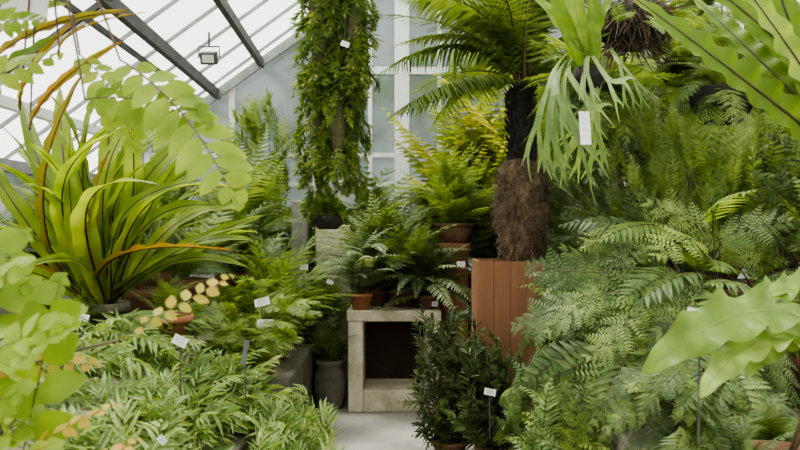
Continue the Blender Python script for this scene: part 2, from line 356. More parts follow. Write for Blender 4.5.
LB['bigp']=[pinn([c,'ribb'],15,.25,.062,.16,b,64,.15,T_LOB,s,.006,.28,.1) for b,s,c in ((.1,.04,'mid'),(.16,-.04,'light'),(.22,.05,'mid'),(.14,-.03,'deep'))]
LB['deep']=[bip(['deep','ribb'],15,.26,10,.19,.42,.14,b,66,.2,s) for b,s in ((.1,.04),(.18,-.04),(.24,.05))]
LB['light']=[bip(['light','ribg'],12,.27,8,.22,.45,.12,b,60,.15,s,T=T_SM) for b,s in ((.08,.06),(.16,-.05),(.22,.05))]
LB['maid']=[bip(['light','ribb'],13,.34,7,.26,.7,.2,b,58,.2,s,jit=.25) for b,s in ((.1,.06),(.2,-.05))]
LB['pin']=[pinn(['mid','ribg'],26,.15,.034,.14,b,72,.2,T_SER,s) for b,s in ((.1,.04),(.18,-.04),(.24,.04))]
LB['pinl']=[pinn(['light','ribg'],20,.17,.036,.1,b,66,.15,T_SER,s) for b,s in ((.08,.04),(.14,-.04),(.2,.04))]
LB['pind']=[pinn(['deep','ribb'],26,.14,.032,.12,b,72,.2,T_LEAF,s) for b,s in ((.1,.04),(.18,-.04),(.24,.04))]
LB['ping']=[pinn(['grey','ribb'],24,.15,.036,.12,b,74,.2,T_SER,s) for b,s in ((.2,.04),(.3,-.04))]
LB['piny']=[pinn(['yel','ribg'],24,.2,.034,.15,b,66,.25,T_LONG,s) for b,s in ((.1,.04),(.2,-.04))]
LB['oval']=[pinn(['oval','ribb'],11,.2,.095,.06,b,66,.1,T_OV,s,.005,.5,.2,alt=True,name='oval_leaf_frond') for b,s in ((.06,.04),(.12,-.05))]
LB['round']=[pinn(['oval','ribb'],7,.22,.15,.1,b,60,.1,T_OV,s,.005,.5,.3,alt=True,name='round_leaf_frond') for b,s in ((.06,.04),(.14,-.05))]
LB['oran']=[pinn(['orange','ribb'],8,.135,.085,.15,b,60,.1,T_OV,s,.005,.5,.25,alt=True,name='orange_leaf_frond') for b,s in ((.06,.04),(.14,-.05))]
LB['lance']=[pinn(['lance','ribg'],6,.5,.085,.12,b,46,.2,T_LONG,s,.005,.5,.3,alt=True,name='lance_leaf_shoot') for b,s in ((.06,.04),(.16,-.05),(.1,.0))]
LB['bush']=[pinn(['dark','ribb'],13,.30,.06,.1,b,55,.1,T_LEAF,s,.006,.5,.2,spiral=True,name='bush_shoot') for b,s in ((.04,.03),(.12,-.05),(.08,.0))]
LB['shr']=[pinn(['deep','ribb'],14,.22,.09,.1,b,58,.15,T_LEAF,s,.006,.5,.2,spiral=True,name='shrub_shoot') for b,s in ((.04,.03),(.12,-.05),(.08,.0))]
LB['shl']=[pinn(['light','ribg'],20,.18,.055,.08,b,55,.1,T_LEAF,s,.006,.5,.2,spiral=True,name='shrub_shoot') for b,s in ((.04,.03),(.12,-.05),(.08,.0))]
LB['vine']=[pinn(['vine','ribb'],13,.42,.075,.03,b,44,.2,T_LEAF,s,.01,.5,.2,spiral=True,name='vine_shoot') for b,s in ((.04,.03),(.12,-.05),(.2,.0))]
LB['stag']=[stagm(['stag'],b) for b in (.1,.2,.3,.15,.25)]
def pick(k):
    if not isinstance(k,str): k=k[R.randint(len(k))]
    L=LB[k];return L[R.randint(len(L))]
def dome(T,lib,A,n,L,el=(10,75),az=(0,360),name='frond',sq=(1,1)):
    A=Vector(A)
    for i in range(n):
        a=math.radians(az[0]+(az[1]-az[0])*(i+R.rand()*.8)/n); e=math.radians(rnd(*el));l=rnd(*L)
        B=A+Vector((math.cos(e)*math.cos(a)*sq[0],math.cos(e)*math.sin(a)*sq[1],math.sin(e)))*l
        T.shoot(name,pick(lib),A+Vector((rnd(-.02,.02),rnd(-.02,.02),0)),B,rnd(-.25,.25))
def potfern(label,base,r,h,lib,n,L,el=(10,75),mat='terra',name='potted_fern',cat='fern',group=None,**k):
    T=Thing(name,label,cat,base,group);c=pot(T,base,r,r*.72,h,mat);dome(T,lib,c,n,L,el,**k);return T
def mass(T,lib,base,cen,rad,n,L,name='leafy_shoot',droop=0,stem='ribb',up=(0,0,1),kk=(.72,1)):
    base=Vector(base);mb=MB();cen=Vector(cen)
    for i in range(n):
        u=Vector(R.normal(size=3));u.normalize()
        if u.y>.2 and R.rand()<.7:u.y=-u.y
        k=rnd(*kk)
        B=cen+Vector((u.x*rad[0],u.y*rad[1],u.z*rad[2]))*k
        l=rnd(*L); dirn=(B-base).normalized()+Vector((0,0,-droop))+Vector(R.uniform(-.4,.4,3)); dirn.normalize()
        A=B-dirn*l
        T.shoot(name,pick(lib),A,B,rnd(-.7,.7),up=up)
        if i%2==0:
            mid=(base+A)/2+Vector((rnd(-.06,.06),rnd(-.06,.06),.08))
            ts=np.linspace(0,1,7)[:,None];b0,m0,a0=np.array(base),np.array(mid),np.array(A)
            tube(mb,(1-ts)**2*b0+2*ts*(1-ts)*m0+ts**2*a0,.008,.003,0,4)
    T.add('stem',mb.mesh('stems',[stem]))
def stalk(T,a,b,lift=.05,dx=0,r=.004):
    mbp=MB();ts=np.linspace(0,1,7)[:,None];a=np.array(a);b=np.array(b);m0=(a+b)/2+[dx,0,lift]
    tube(mbp,(1-ts)**2*a+2*ts*(1-ts)*m0+ts**2*b,r,r*.7,0,4);T.add('stalk',mbp.mesh('stalk',['ribb']))

# ---------------- big bird's nest fern ----------------
c=px(98,338,4.25); base=Vector((c.x,c.y,.85))
T=Thing('bird_nest_fern','large bird nest fern with upright yellow-green straps in a stone pot','fern',base)
cr=pot(T,base,.15,.12,.24,'stone')
tips=[(-10,160,4.0),(-30,215,3.9),(0,125,4.3),(28,142,3.7),(40,115,4.4),(84,72,4.2),(112,65,4.5),(140,112,3.9),(165,95,4.4),(195,140,4.1),(222,160,4.3),(244,190,3.9),
 (254,225,4.1),(236,252,3.7),(20,185,3.6),(-25,250,4.2),(122,130,3.7),(98,85,4.8),(60,88,4.8),(150,125,4.9),(200,180,3.6),(-20,185,4.7),(182,150,4.8),(20,100,4.9),(240,210,4.9),(110,150,3.5),(160,185,3.4),(5,275,3.6),(135,85,4.6),
 (-60,235,3.9),(70,125,4.0),(155,160,3.8),(215,205,3.7),(255,240,4.4),(258,185,4.6),(222,140,4.7),(190,115,4.5),(-35,130,4.5),(250,268,4.2),(-70,190,4.2),(205,160,4.9),(-45,275,4.0),(265,215,4.5),(50,95,4.3),(128,100,4.1),(15,150,4.9),(90,105,4.4),(175,130,4.1),(210,125,4.3)]
for i,(x,y,d) in enumerate(tips):
    B=px(x,y,d); T.shoot('frond',pick('nestd') if i in(5,13,25,39) else pick('nest'),cr+Vector((rnd(-.06,.06),rnd(-.06,.06),0)),B,rnd(-.6,.6),up=(rnd(-.3,.3),-.45,1),ws=rnd(.8,1.25))
base=Vector((-1.75,5.5,.85))
T=Thing('bird_nest_fern','bird nest fern with paler straps in a terracotta pot','fern',base)
cr=pot(T,base,.16,.12,.3,'terrad');dome(T,'nest',cr,34,(.6,1.05),(15,80))

potfern('small fern in a round terracotta bowl on the staging',px(165,346,4.1),.135,.16,'light',14,(.2,.3),(35,80))
potfern('small lacy fern in front of the stone pot',(-1.62,3.95,.85),.09,.1,['mid','lace'],40,(.15,.28),(0,80),mat='terrad')
potfern('fern in a tall dark terracotta pot',(-1.4,5.2,.85),.15,.3,'mid',24,(.4,.7),(5,75),mat='terrad')
potfern('fern in an old brown pot',(-1.62,4.95,.85),.13,.26,'pind',18,(.35,.6),(5,75),mat='terrad')
T=Thing('potted_fern','fine feathery light green fern mound in a clay pot','fern',(-.93,5.1,.5))
cr=pot(T,(-.93,5.1,.5),.15,.11,.24,'terra');mass(T,['maid','light'],cr,(-.86,5.05,.95),(.38,.4,.3),98,(.18,.3),'frond',.3,up=(0,-.3,1),kk=(.5,1))
T=Thing('potted_fern','fine feathery fern with drooping lace fronds','fern',(-.95,5.9,.5))
cr=pot(T,(-.95,5.9,.5),.14,.11,.24,'terrad');dome(T,['light','mid'],cr,60,(.4,.85),(10,80))
T=Thing('potted_fern','small feathery fern overhanging the bed edge','fern',(-.9,4.5,.5))
cr=pot(T,(-.9,4.5,.5),.12,.1,.2,'terrad');mass(T,['maid','light'],cr,(-.85,4.5,.82),(.34,.3,.24),90,(.18,.3),'frond',.3,kk=(.5,1))
LL=['lance']
for (x,y,zb,cx_,cy_,cz_,rx,rz,n,lib) in ((-.95,3.4,.5,-.95,3.4,.70,.36,.26,90,LL),(-1.35,3.7,.85,-1.25,3.65,.95,.34,.2,80,LL),(-.88,3.95,.5,-.82,3.95,.70,.32,.22,90,LL),(-1.3,4.1,.85,-1.25,4.05,.96,.3,.12,50,['lance','lace']),(-.45,3.75,0,-.5,3.75,.48,.24,.28,90,LL),(-.5,4.4,0,-.56,4.4,.40,.2,.24,80,['lance','deep']),(-1.5,3.1,.85,-1.3,3.1,.90,.4,.2,90,LL),(-.5,3.2,0,-.55,3.3,.4,.26,.28,80,LL),(-.92,2.9,.5,-1.0,2.95,.72,.3,.26,90,['lance','lance','lace']),(-.92,3.65,.5,-1.05,3.75,.78,.26,.18,90,LL),(-.9,2.45,.5,-.98,2.5,.76,.3,.22,80,LL),(-1.55,2.6,.85,-1.4,2.6,.92,.4,.16,80,['lance','mid']),(-1.3,4.45,.85,-1.2,4.45,.95,.22,.14,60,['lance','maid'])):
    T=Thing('lance_leaf_plant','clump of pale green lance-leaved foliage spilling over the bed','plant',(x,y,zb))
    mass(T,lib,(x,y,zb),(cx_,cy_,cz_),(rx,.36,rz),n,(.14,.26),'leafy_shoot',.1,'ribg',up=(0,-.4,1),kk=(.5,1))
for b,r,lib,n,L,lab in (((-2.0,7.0,.85),.15,['deep','mid'],50,(.6,1.1),'dark green arching fern in a clay pot'),
   ((-1.35,6.5,.85),.14,['pin','mid'],50,(.5,.95),'mid green fern with arching fronds in a clay pot'),
   ((-2.6,5.8,.85),.15,['mid','deep'],40,(.5,.95),'leafy fern in a clay pot near the glass'),
   ((-1.5,7.8,.85),.15,['pin','light'],50,(.8,1.5),'tall sword fern beside the gable glass'),
   ((-2.4,7.7,.85),.15,['light','mid'],50,(.5,1.0),'light green fern in a pot below the glass'),
   ((-2.6,4.6,.85),.15,['mid','pin'],40,(.5,.9),'fern in a clay pot behind the nest fern'),
   ((-2.3,3.4,.85),.15,['mid','light'],40,(.4,.8),'fern in a clay pot on the staging'),
   ((-.85,7.8,.75),.15,['light','mid'],50,(.5,1.0),'bright feathery fern in a clay pot below the gable'),
   ((-.2,8.0,.75),.14,['mid','bigp'],50,(.7,1.3),'arching fern in a clay pot below the gable'),
   ((.4,8.0,.75),.14,['deep','mid'],50,(.7,1.2),'dense fern in a clay pot below the gable'),
   ((.95,8.0,.75),.15,['pin','deep'],40,(.6,1.1),'tall fern in a clay pot below the gable'),
   ((-.72,6.95,0),.2,['mid','pinl'],50,(.5,.95),'tall fern standing on the ground beside the bench')):
    potfern(lab,b,r,.26 if b[2]>0 else .5,lib,n,L,(5,80) if b[2]>0 else (35,85),mat='terrad')
for cx_,cz_,rx,rz,y_ in ((-1.5,2.4,.4,.6,8.55),(1.0,3.0,.5,.9,8.5)):
    T=Thing('climbing_plant','light-leaved climber growing up the frosted gable glass','climber',(cx_,y_,.85))
    mass(T,['shl','light'],(cx_,y_,.9),(cx_,8.5,cz_),(rx,.12,rz),98,(.3,.5),'leafy_shoot')

# ---------------- foreground ----------------
hbp=(-.98,2.05,2.22)
T=Thing('hanging_basket','hanging basket with trailing fronds of large oval leaflets','hanging plant',hbp)
T.add('basket',lathe([(.001,0),(.08,.01),(.14,.07),(.16,.14),(.165,.15),(.15,.15),(.1,.08)],['root'],20,'basket',.04),Matrix.Translation(hbp))
mb=MB()
for a in range(3): tube(mb,[(-.98+.16*math.cos(a*2.1),2.05+.16*math.sin(a*2.1),2.37),(-.98,2.05,2.75),(-.98,2.05,roofz(-.98))],.003,.003,0,4)
T.add('hanging_wire',mb.mesh('wires',['steel']))
A=Vector((-.92,2.05,2.3))
for (x0,y0,x1,y1,d,l,ws) in ((120,60,238,205,2.0,'oval',1.25),(85,100,210,125,2.05,'oval',1.3),(80,55,135,150,2.15,'oval',1.2),(-30,30,45,20,2.1,'oval',1.2),(-60,110,60,55,2.2,'oval',1.),(-50,70,40,-15,2.0,'bright',.8),(-40,30,70,5,2.3,'bright',.6),(-30,110,60,35,2.3,'bright',.6),(60,60,150,12,2.2,'nestd',1.0),(-20,80,130,10,2.4,'nestd',.8),(20,110,75,20,2.3,'nestd',.8),(30,130,125,40,2.4,'nestd',.8)):
    a=px(x0,y0,d); stalk(T,A,a,.12); T.shoot('frond',pick(l),a,px(x1,y1,d-.1),rnd(-.3,.3),up=(.1,-.8,.6),ws=ws)
T=Thing('round_leaf_plant','pale green round-leaved plant with rusty orange young leaves','plant',(-1.2,1.75,.85))
cr=pot(T,(-1.2,1.75,.85),.14,.1,.2,'terrad')
for (x0,y0,x1,y1,d,l) in ((-40,470,25,235,1.7,'round'),(20,500,60,280,1.75,'round'),(-60,400,60,340,1.6,'round'),(10,480,115,405,1.6,'oran'),(120,340,232,276,1.7,'oran'),(0,430,85,310,1.85,'round'),(20,510,140,440,1.5,'oran'),(-50,500,45,410,1.5,'round'),(-70,310,40,285,1.75,'round'),(-80,450,20,340,1.9,'round'),(-60,470,60,450,1.5,'round'),(-40,380,100,365,1.7,'oran'),(-60,350,30,260,1.7,'round'),(-40,430,70,380,1.65,'round'),(-20,360,70,320,1.6,'round'),(-60,440,30,390,1.55,'round')):
    a=px(x0,y0,d); stalk(T,cr,a,.05); T.shoot('frond',pick(l),a,px(x1,y1,d+rnd(-.1,.1)),rnd(-.4,.4),up=(.1,-.7,.7))

# ---------------- hanging column ----------------
def column(label,x,d,y0,y1,w0,w1,n,lib='vine'):
    top=px(x,y0,d);bot=px(x,y1,d)
    T=Thing('hanging_epiphyte',label,'hanging plant',bot)
    prof=[]
    for i in range(9):
        f=i/8; prof.append(((w0*f+w1*(1-f))*.22*math.sin(math.pi*(.12+.8*f))+.01,(top.z-bot.z)*(.2+.75*f)))
    T.add('moss_core',lathe(prof,['moss'],16,'core',.1),Matrix.Translation(bot))
    mb=MB();tube(mb,[top+Vector((0,0,-.1)),(top.x,top.y,roofz(top.x))],.004,.004,0,4);T.add('hanging_wire',mb.mesh('wire',['steel']))
    for i in range(n):
        f=(i+R.rand())/n; z=top.z+(bot.z-top.z)*f*.9; w=(w0*(1-f)+w1*f)
        a=rnd(0,6.28)
        A=Vector((top.x+.25*w*math.cos(a),top.y+.25*w*math.sin(a),z));l=rnd(.06,.17)
        B=A+Vector((math.cos(a)*w*rnd(.1,.45),math.sin(a)*w*rnd(.1,.45),-l))
        T.shoot('leafy_shoot',pick(lib),A,B,rnd(-.5,.5),ws=1.5)
column('long hanging column of dense small olive leaves',335,5.4,-60,118,.36,.36,98)
column('dense trailing epiphyte with small olive leaves on a moss pole',320,5.45,80,214,.32,.22,98)
column('narrow trailing epiphyte with small green leaves',352,5.6,60,200,.24,.16,98)
column('drooping epiphyte with tufts of narrow leaves',320,5.3,-40,100,.28,.28,98)
column('thick tufted epiphyte hanging beside the column',356,5.25,-50,95,.24,.24,90)
column('short tufted epiphyte with fresh green leaves',338,5.3,60,180,.3,.2,90,['vine','vine','shl'])
hp=px(328,222,5.5);T=Thing('hanging_basket','dark wire basket at the foot of the hanging foliage','hanging plant',hp)
T.add('basket',lathe([(.001,-.05),(.06,-.05),(.11,0),(.12,.05),(.10,.05),(.001,.03)],['black'],22,'basket',.06),Matrix.Translation(hp))
mb=MB();tube(mb,[hp+Vector((0,0,.05)),(hp.x,hp.y,roofz(hp.x))],.004,.004,0,4);T.add('hanging_wire',mb.mesh('wire',['steel']))
dome(T,['vine','shl'],hp+Vector((0,0,.05)),50,(.1,.2),(-30,80),name='leafy_shoot')

# ---------------- bench ----------------
x0,x1=px(348,0,6.4).x,px(440,0,6.4).x; cx=(x0+x1)/2;w=x1-x0;zt=.82
T=Thing('bench','weathered whitewashed masonry bench with open dark front','bench',(cx,6.65,0))
def part(T,name,c,s,mat):
    mb=MB();box(mb,(0,0,0),s);o=T.add(name,mb.mesh(name,[mat],False),Matrix.Translation(c))
    b=o.modifiers.new('b','BEVEL');b.width=.012;b.segments=2;return o
part(T,'bench_top',(cx,6.65,zt-.045),(w+.02,.55,.09),'bench')
for sx in (x0+.06,x1-.06): part(T,'leg',(sx,6.65,(zt-.09)/2),(.12,.52,zt-.09),'bench')
part(T,'lower_shelf',(cx,6.65,.09),(w-.24,.5,.18),'bench')
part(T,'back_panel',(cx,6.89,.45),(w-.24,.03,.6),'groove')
potfern('grey-green fern in a small terracotta pot on the bench',(px(361,309,6.45).x,6.45,.82),.09,.13,'ping',40,(.35,.7),(10,85))
potfern('dark feathery fern in a clay pot on the bench',(.02,6.65,.82),.1,.14,['deep','pind','mid'],70,(.4,.85),(0,85),mat='terrad')
potfern('dark green fern in a dark pot on the bench',(.22,6.5,.82),.08,.11,['pind','deep','ping'],70,(.3,.65),(-15,85),mat='terrad')
potfern('feathery fern in a clay pot at the back of the bench',(-.2,6.78,.82),.09,.13,['mid','deep','ping'],60,(.5,.9),(20,85),mat='terrad')
b=Vector((px(330,408,6.55).x,6.55,0))
T=Thing('stone_urn','rounded weathered grey stone urn on the ground','urn',b)
T.add('urn_body',lathe([(.001,0),(.09,0),(.10,.02),(.13,.1),(.14,.2),(.12,.3),(.09,.34),(.12,.37),(.12,.4),(.1,.4),(.08,.35),(.05,.2)],['stone'],28,'urn',.01),Matrix.Translation(b))
cr=b+Vector((0,0,.36));dome(T,['pind','mid'],cr,34,(.25,.5),(20,80))
boxobj('stone_post',(px(300,0,7.3).x,7.3,.86),(.14,.14,1.72),'wallp','grey plaster post behind the ferns','post')
boxobj('pale_panel',(px(333,0,7.35).x,7.35,.75),(.32,.05,1.5),'bench','pale cream panel standing behind the bench','panel')
pb=px(454,0,6.95)
T=Thing('clay_pedestal','round terracotta pedestal supporting a fern bowl','pedestal',(pb.x,6.95,0))
T.add('column',lathe([(.001,0),(.17,0),(.17,.05),(.13,.08),(.122,.7),(.12,1.25),(.14,1.28),(.14,1.345),(.001,1.345)],['terra'],32,'column'),Matrix.Translation((pb.x,6.95,0)))
T=Thing('potted_fern','bushy fern in a brown glazed bowl on a terracotta pedestal','fern',(pb.x,6.95,1.345))
cr=pot(T,(pb.x,6.95,1.345),.16,.09,.17,'terrad',True);dome(T,['mid','pinl','light'],cr,70,(.4,.78),(5,80))

# slatted planter
pc=px(503,0,5.6);hz=1.255
T=Thing('wooden_planter','tall rusty brown panelled wooden planter holding a tree fern','planter',(pc.x+.02,5.6,0))
mb=MB();cx2=pc.x+.02;W2=.44
box(mb,(cx2,5.6,hz/2-.01),(W2-.03,W2-.03,hz-.06),1)
n=4;sw=W2/n
for i in range(n):
    xx=cx2-W2/2+sw*(i+.5)
    for sgn in (-1,1): box(mb,(xx,5.6+sgn*(W2/2-.012),hz/2),(sw-.003,.026,hz),0)
    yy=5.6-W2/2+sw*(i+.5)
    for sgn in (-1,1): box(mb,(cx2+sgn*(W2/2-.012),yy,hz/2),(.026,sw-.003,hz),0)
T.add('panels',mb.mesh('slats',['wood','groove'],False))
T.add('soil',lathe([(.001,hz-.02),(.2,hz-.03)],['soil'],12,'soil'),Matrix.Translation((cx2,5.6,0)))
# tree fern
tx=px(521,0,5.6).x
T=Thing('tree_fern','tree fern with fibrous brown root trunk and wide feathery crown','tree fern',(tx,5.6,hz-.02))
def rough(P,r,k,amp,mats,name):
    P=np.array(P,float);n=len(P);a=np.linspace(0,2*np.pi,k,endpoint=False)
    V=np.zeros((n,k,3));lo=R.uniform(0,6,4)
    for i in range(n):
        rr=r[i]*(1+R.uniform(-amp,amp,k)+.07*np.sin(2*a+lo[0]+i*.25)+.05*np.sin(3*a+lo[1]-i*.4)); V[i,:,0]=P[i,0]+rr*np.cos(a);V[i,:,1]=P[i,1]+rr*np.sin(a);V[i,:,2]=P[i,2]
    F=[(i*k+j,i*k+(j+1)%k,(i+1)*k+(j+1)%k,(i+1)*k+j) for i in range(n-1) for j in range(k)]
    mb=MB();mb.add(V.reshape(-1,3),F);return mb.mesh(name,mats)
z0=hz-.02;zs=np.linspace(0,.76,40)
prf=[(.095+.075*math.sin(math.pi*min(1,(.05+.8*z/.76)))**.9)*(1 if z<.66 else 1-(z-.66)*6) for z in zs]
T.add('root_trunk',rough([(tx+.012*math.sin(5*z),5.6,z0+z) for z in zs],prf,60,.10,['root'],'root_trunk'))
mb=MB()
for i in range(1300):
    a=rnd(0,6.28);z=rnd(.0,.74);r=np.interp(z,zs,prf)*.95
    p=np.array([tx+r*math.cos(a),5.6+r*math.sin(a),z0+z]);o=rnd(.012,.045);q=p+[o*math.cos(a)+rnd(-.03,.03),o*math.sin(a)+rnd(-.03,.03),-rnd(.01,.08)]
    tube(mb,[p,(p+q)/2+[.3*o*math.cos(a),.3*o*math.sin(a),.01],q],.004,.0015,0,3)
T.add('root_fibres',mb.mesh('fibres',['root']))['kind']='stuff'
zs=np.linspace(0,.5,18)
T.add('trunk',rough([(tx+.01*math.sin(z*6),5.6,z0+.72+z) for z in zs],[.10-.02*z/.5 for z in zs],26,.12,['black'],'trunk'))
mb=MB()
for i in range(300):
    a=rnd(0,6.28);z=rnd(.0,.5);r=.085
    p=np.array([tx+r*math.cos(a),5.6+r*math.sin(a),z0+.72+z]);q=p+[.03*math.cos(a),.03*math.sin(a),rnd(.02,.05)]
    tube(mb,[p,q],.007,.003,0,4)
T.add('stalk_stubs',mb.mesh('stubs',['black']))['kind']='stuff'
cr=Vector((tx,5.6,z0+1.22))
tt=[(368,15,5.2),(378,75,5.9),(388,118,5.0),(405,-15,6.2),(440,-90,5.3),(470,-130,6.0),(505,-150,5.2),(560,-140,6),(600,-80,5.2),(640,-20,5.8),(620,60,5.2),(655,70,6.2),(610,120,5.0),(430,130,6.4),(400,0,4.8),(480,110,6.8),(350,-40,5.5),(470,-60,4.6),(395,45,5.6),(410,95,6.2),(610,-10,6.3),
 (385,-40,5.6),(420,-80,5.9),(530,-110,5.6),(575,-110,5.5),(640,30,5.4),(445,-20,6.2),(490,-80,5.4),(545,-60,5.3)]
for x,y,d in tt: T.shoot('frond',pick('tree'),cr+Vector((rnd(-.04,.04),rnd(-.04,.04),0)),px(x,y,d),rnd(-.2,.2),ws=1.05)
potfern('tall yellow-green fern with long leaflets near the gable glass',(.78,7.75,.75),.16,.3,'piny',50,(1.0,2.0),(35,88),mat='terrad',sq=(.8,.6))
potfern('light yellow-green fern by the gable glass',(1.35,7.5,.8),.16,.3,['piny','light'],50,(1.2,2.3),(40,88),mat='terrad',sq=(.8,.6))
bb=Vector((px(450,0,5.15).x,5.15,0))
T=Thing('potted_shrub','dense dark-leaved small shrub in a clay pot beside the path','shrub',bb)
cr=pot(T,bb,.11,.09,.12,'terrad')
mass(T,['bush','bush','shr'],cr,bb+Vector((0,0,.54)),(.38,.3,.54),99,(.22,.4),kk=(.45,1),up=(0,-.3,1))
T=Thing('potted_shrub','loose dark green shrub growing at the foot of the planter','shrub',(.58,4.95,0))
cr=pot(T,(.58,4.95,0),.11,.09,.14,'terrad')
mass(T,['bush','shr'],cr,(.48,4.95,.54),(.34,.25,.46),98,(.22,.38),kk=(.45,1),up=(0,-.3,1))

# ---------------- fern thicket ----------------
UP=(-.25,-.55,.85)
def thicket(label,base,cen,rad,lib,n,L,droop=.3,name='potted_fern',cat='fern',r=.16,up=UP,kk=(.6,1),h=.26):
    T=Thing(name,label,cat,base);cr=pot(T,base,r,r*.75,h,'terrad');mass(T,lib,cr,cen,rad,n,L,'frond',droop,up=up,kk=kk);return T
Zs=.62
thicket('lush mid green fern with broad drooping lace fronds',(1.25,4.3,Zs),(1.1,4.2,1.05),(.5,.5,.48),['lace','bigp'],62,(.35,.55),.5)
thicket('lush fern with overlapping arching fronds',(1.35,3.3,Zs),(1.15,3.2,.9),(.45,.4,.42),['bigp','lace','deep'],56,(.3,.48),.5)
thicket('dense feathery fern on the staging',(2.0,3.9,Zs),(1.95,3.8,1.35),(.6,.5,.5),['bigp','light','deep'],66,(.32,.55),.3)
thicket('airy light green fern with fine leaflets',(1.6,4.8,Zs),(1.45,4.6,1.6),(.55,.45,.45),['lace','bigp','pinl'],80,(.3,.5),.1)
thicket('tall light green fern with upright fine fronds',(1.75,4.6,Zs),(1.65,4.5,1.95),(.5,.4,.42),['light','shl','pinl'],90,(.22,.4),-.8,kk=(.4,1))
thicket('upright light green fern with crowded small leaflets',(2.3,4.9,Zs),(2.2,4.7,2.1),(.5,.4,.5),['pinl','bigp','deep'],90,(.25,.5),-.8,kk=(.4,1))
thicket('dense fine-leaved fern over the staging',(2.4,4.3,Zs),(2.3,4.2,1.75),(.55,.5,.5),['bigp','light','shr'],80,(.3,.5),.2)
thicket('broad fern with drooping fronds near the bed edge',(1.12,3.0,Zs),(1.0,2.85,.74),(.40,.35,.28),['bigp','deep','lace'],80,(.24,.38),.5,r=.1,h=.12)
thicket('fern with drooping fronds beside the wooden planter',(1.08,4.75,Zs),(.98,4.7,.95),(.36,.3,.48),['bigp','pin','deep'],80,(.3,.5),.6)
thicket('leafy fern growing at the foot of the staging',(.72,4.25,0),(.72,4.2,.5),(.3,.35,.42),['bigp','pin','deep'],80,(.26,.42),.2,r=.12)
thicket('arching fern growing at the foot of the staging',(.78,3.6,0),(.72,3.6,.55),(.28,.35,.38),['bigp','lace'],80,(.24,.42),.2,r=.12)
for b,cen,rad,lib,lab in (((1.8,6.3,.8),(1.8,6.2,2.1),(.7,.5,.9),['shr','deep','mid'],'tall shrub behind the ferns'),
  ((2.9,6.3,.8),(2.9,6.2,2.1),(.8,.5,1.0),['shr','deep'],'tall dark shrub with drooping leaves'),
  ((3.0,5.4,.8),(2.95,5.3,2.3),(.7,.5,.8),['deep','mid'],'tall spreading shrub with fern-like leaves'),
  ((2.3,7.6,.8),(2.3,7.6,2.4),(.8,.5,1.2),['shr','mid'],'tall shrub close to the gable glass'),
  ((3.6,7.6,.8),(3.5,7.6,1.7),(.7,.5,.7),['shr'],'tall shrub at the far corner'),
  ((1.32,6.7,.8),(1.2,6.9,1.6),(.5,.4,.7),['deep','mid'],'leafy fern shrub behind the tree fern'),
  ((2.3,5.6,.8),(2.25,5.5,2.5),(.6,.4,.7),['mid','light'],'tall bright green fern shrub')):
    thicket(lab,b,cen,rad,lib,98,(.4,.65),.2,'tall_shrub','shrub',up=(0,-.5,1))
T=Thing('potted_fern','large arching fern with broad triangular lace fronds','fern',(1.45,3.7,Zs))
cr=pot(T,(1.45,3.7,Zs),.2,.15,.4,'terrad')
for x,y,d in ((505,330,3.9),(520,265,4.0),(560,225,3.9),(540,380,3.6),(590,430,3.2),(640,420,3.1),(700,185,3.3),(755,190,3.1),(600,240,3.5),(650,260,3.1),(560,300,3.4),(600,360,3.1),(680,400,2.9),(800,220,3.4),(640,200,3.6),(510,400,3.9),(565,440,3.5),(620,300,3.2),(680,240,3.2),(720,270,3.2),(540,340,3.6),(650,340,3.0)):
    B=px(x,y,d); A0=cr+Vector((rnd(-.1,.1),rnd(-.1,.1),rnd(0,.3))); A1=B+(A0-B)*min(1,.5/(A0-B).length)+Vector((0,0,.1))
    stalk(T,cr,A1,.08); T.shoot('frond',pick(['lace','bigp']),A1,B,rnd(-.4,.4),ws=1.1,up=(-.2,-.8,.7))
# ---------------- staghorn ----------------
def fibreball(T,c,n=700):
    T.add('root_ball',lathe([(.001,-.1),(.1,-.08),(.17,-.02),(.19,.05),(.15,.12),(.06,.16),(.001,.16)],['black'],30,'ball',.16),Matrix.Translation(c+Vector((.02,0,.03))))
    mb=MB()
    for i in range(n):
        a=rnd(0,6.28);z=rnd(-.1,.12);r=.17 if z>-.03 else .1;p=np.array(c)+[.02+r*math.cos(a),r*math.sin(a),.03+z];q=p+[.07*math.cos(a)+rnd(-.05,.05),.07*math.sin(a),-rnd(-.05,.12)]
        tube(mb,[p,q],.004,.001,0,3)
    T.add('root_fibres',mb.mesh('f',['root']))['kind']='stuff'
    mb=MB();tube(mb,[c+Vector((0,0,.15)),(c.x,c.y,roofz(c.x))],.005,.005,0,4);T.add('hanging_wire',mb.mesh('wire',['steel']))
sb=px(628,38,4.0)
T=Thing('staghorn_fern','hanging staghorn fern with pale grey-green forked fronds','hanging plant',sb)
fibreball(T,sb)
for x,y,d in ((562,185,3.8),(580,210,3.7),(597,165,3.6),(556,140,3.8),(605,130,3.5),(650,110,3.7),(572,155,4.1),(585,110,3.9),(590,190,3.9)):
    A0=sb+Vector((rnd(-.28,-.1),rnd(-.12,0),rnd(-.14,.0))); T.shoot('frond',pick('stag'),A0,px(x,y,d),rnd(-.8,.8),up=(-.5,-.8,.3),ws=.6)
for i in range(22):
    a=rnd(0,6.28);A0=sb+Vector((.16*math.cos(a)+.02,.16*math.sin(a),rnd(0,.12)));T.shoot('small_frond',pick(['light','pinl']),A0,A0+Vector((.24*math.cos(a),.24*math.sin(a)-.05,rnd(-.2,.15))),rnd(-.4,.4))
ub=px(588,78,3.75)
T=Thing('hanging_nest_fern','small hanging strap fern with broad bright upright fronds','hanging plant',ub)
T.add('root_ball',lathe([(.001,-.07),(.05,-.05),(.08,0),(.06,.05),(.001,.06)],['black'],18,'ball',.12),Matrix.Translation(ub))
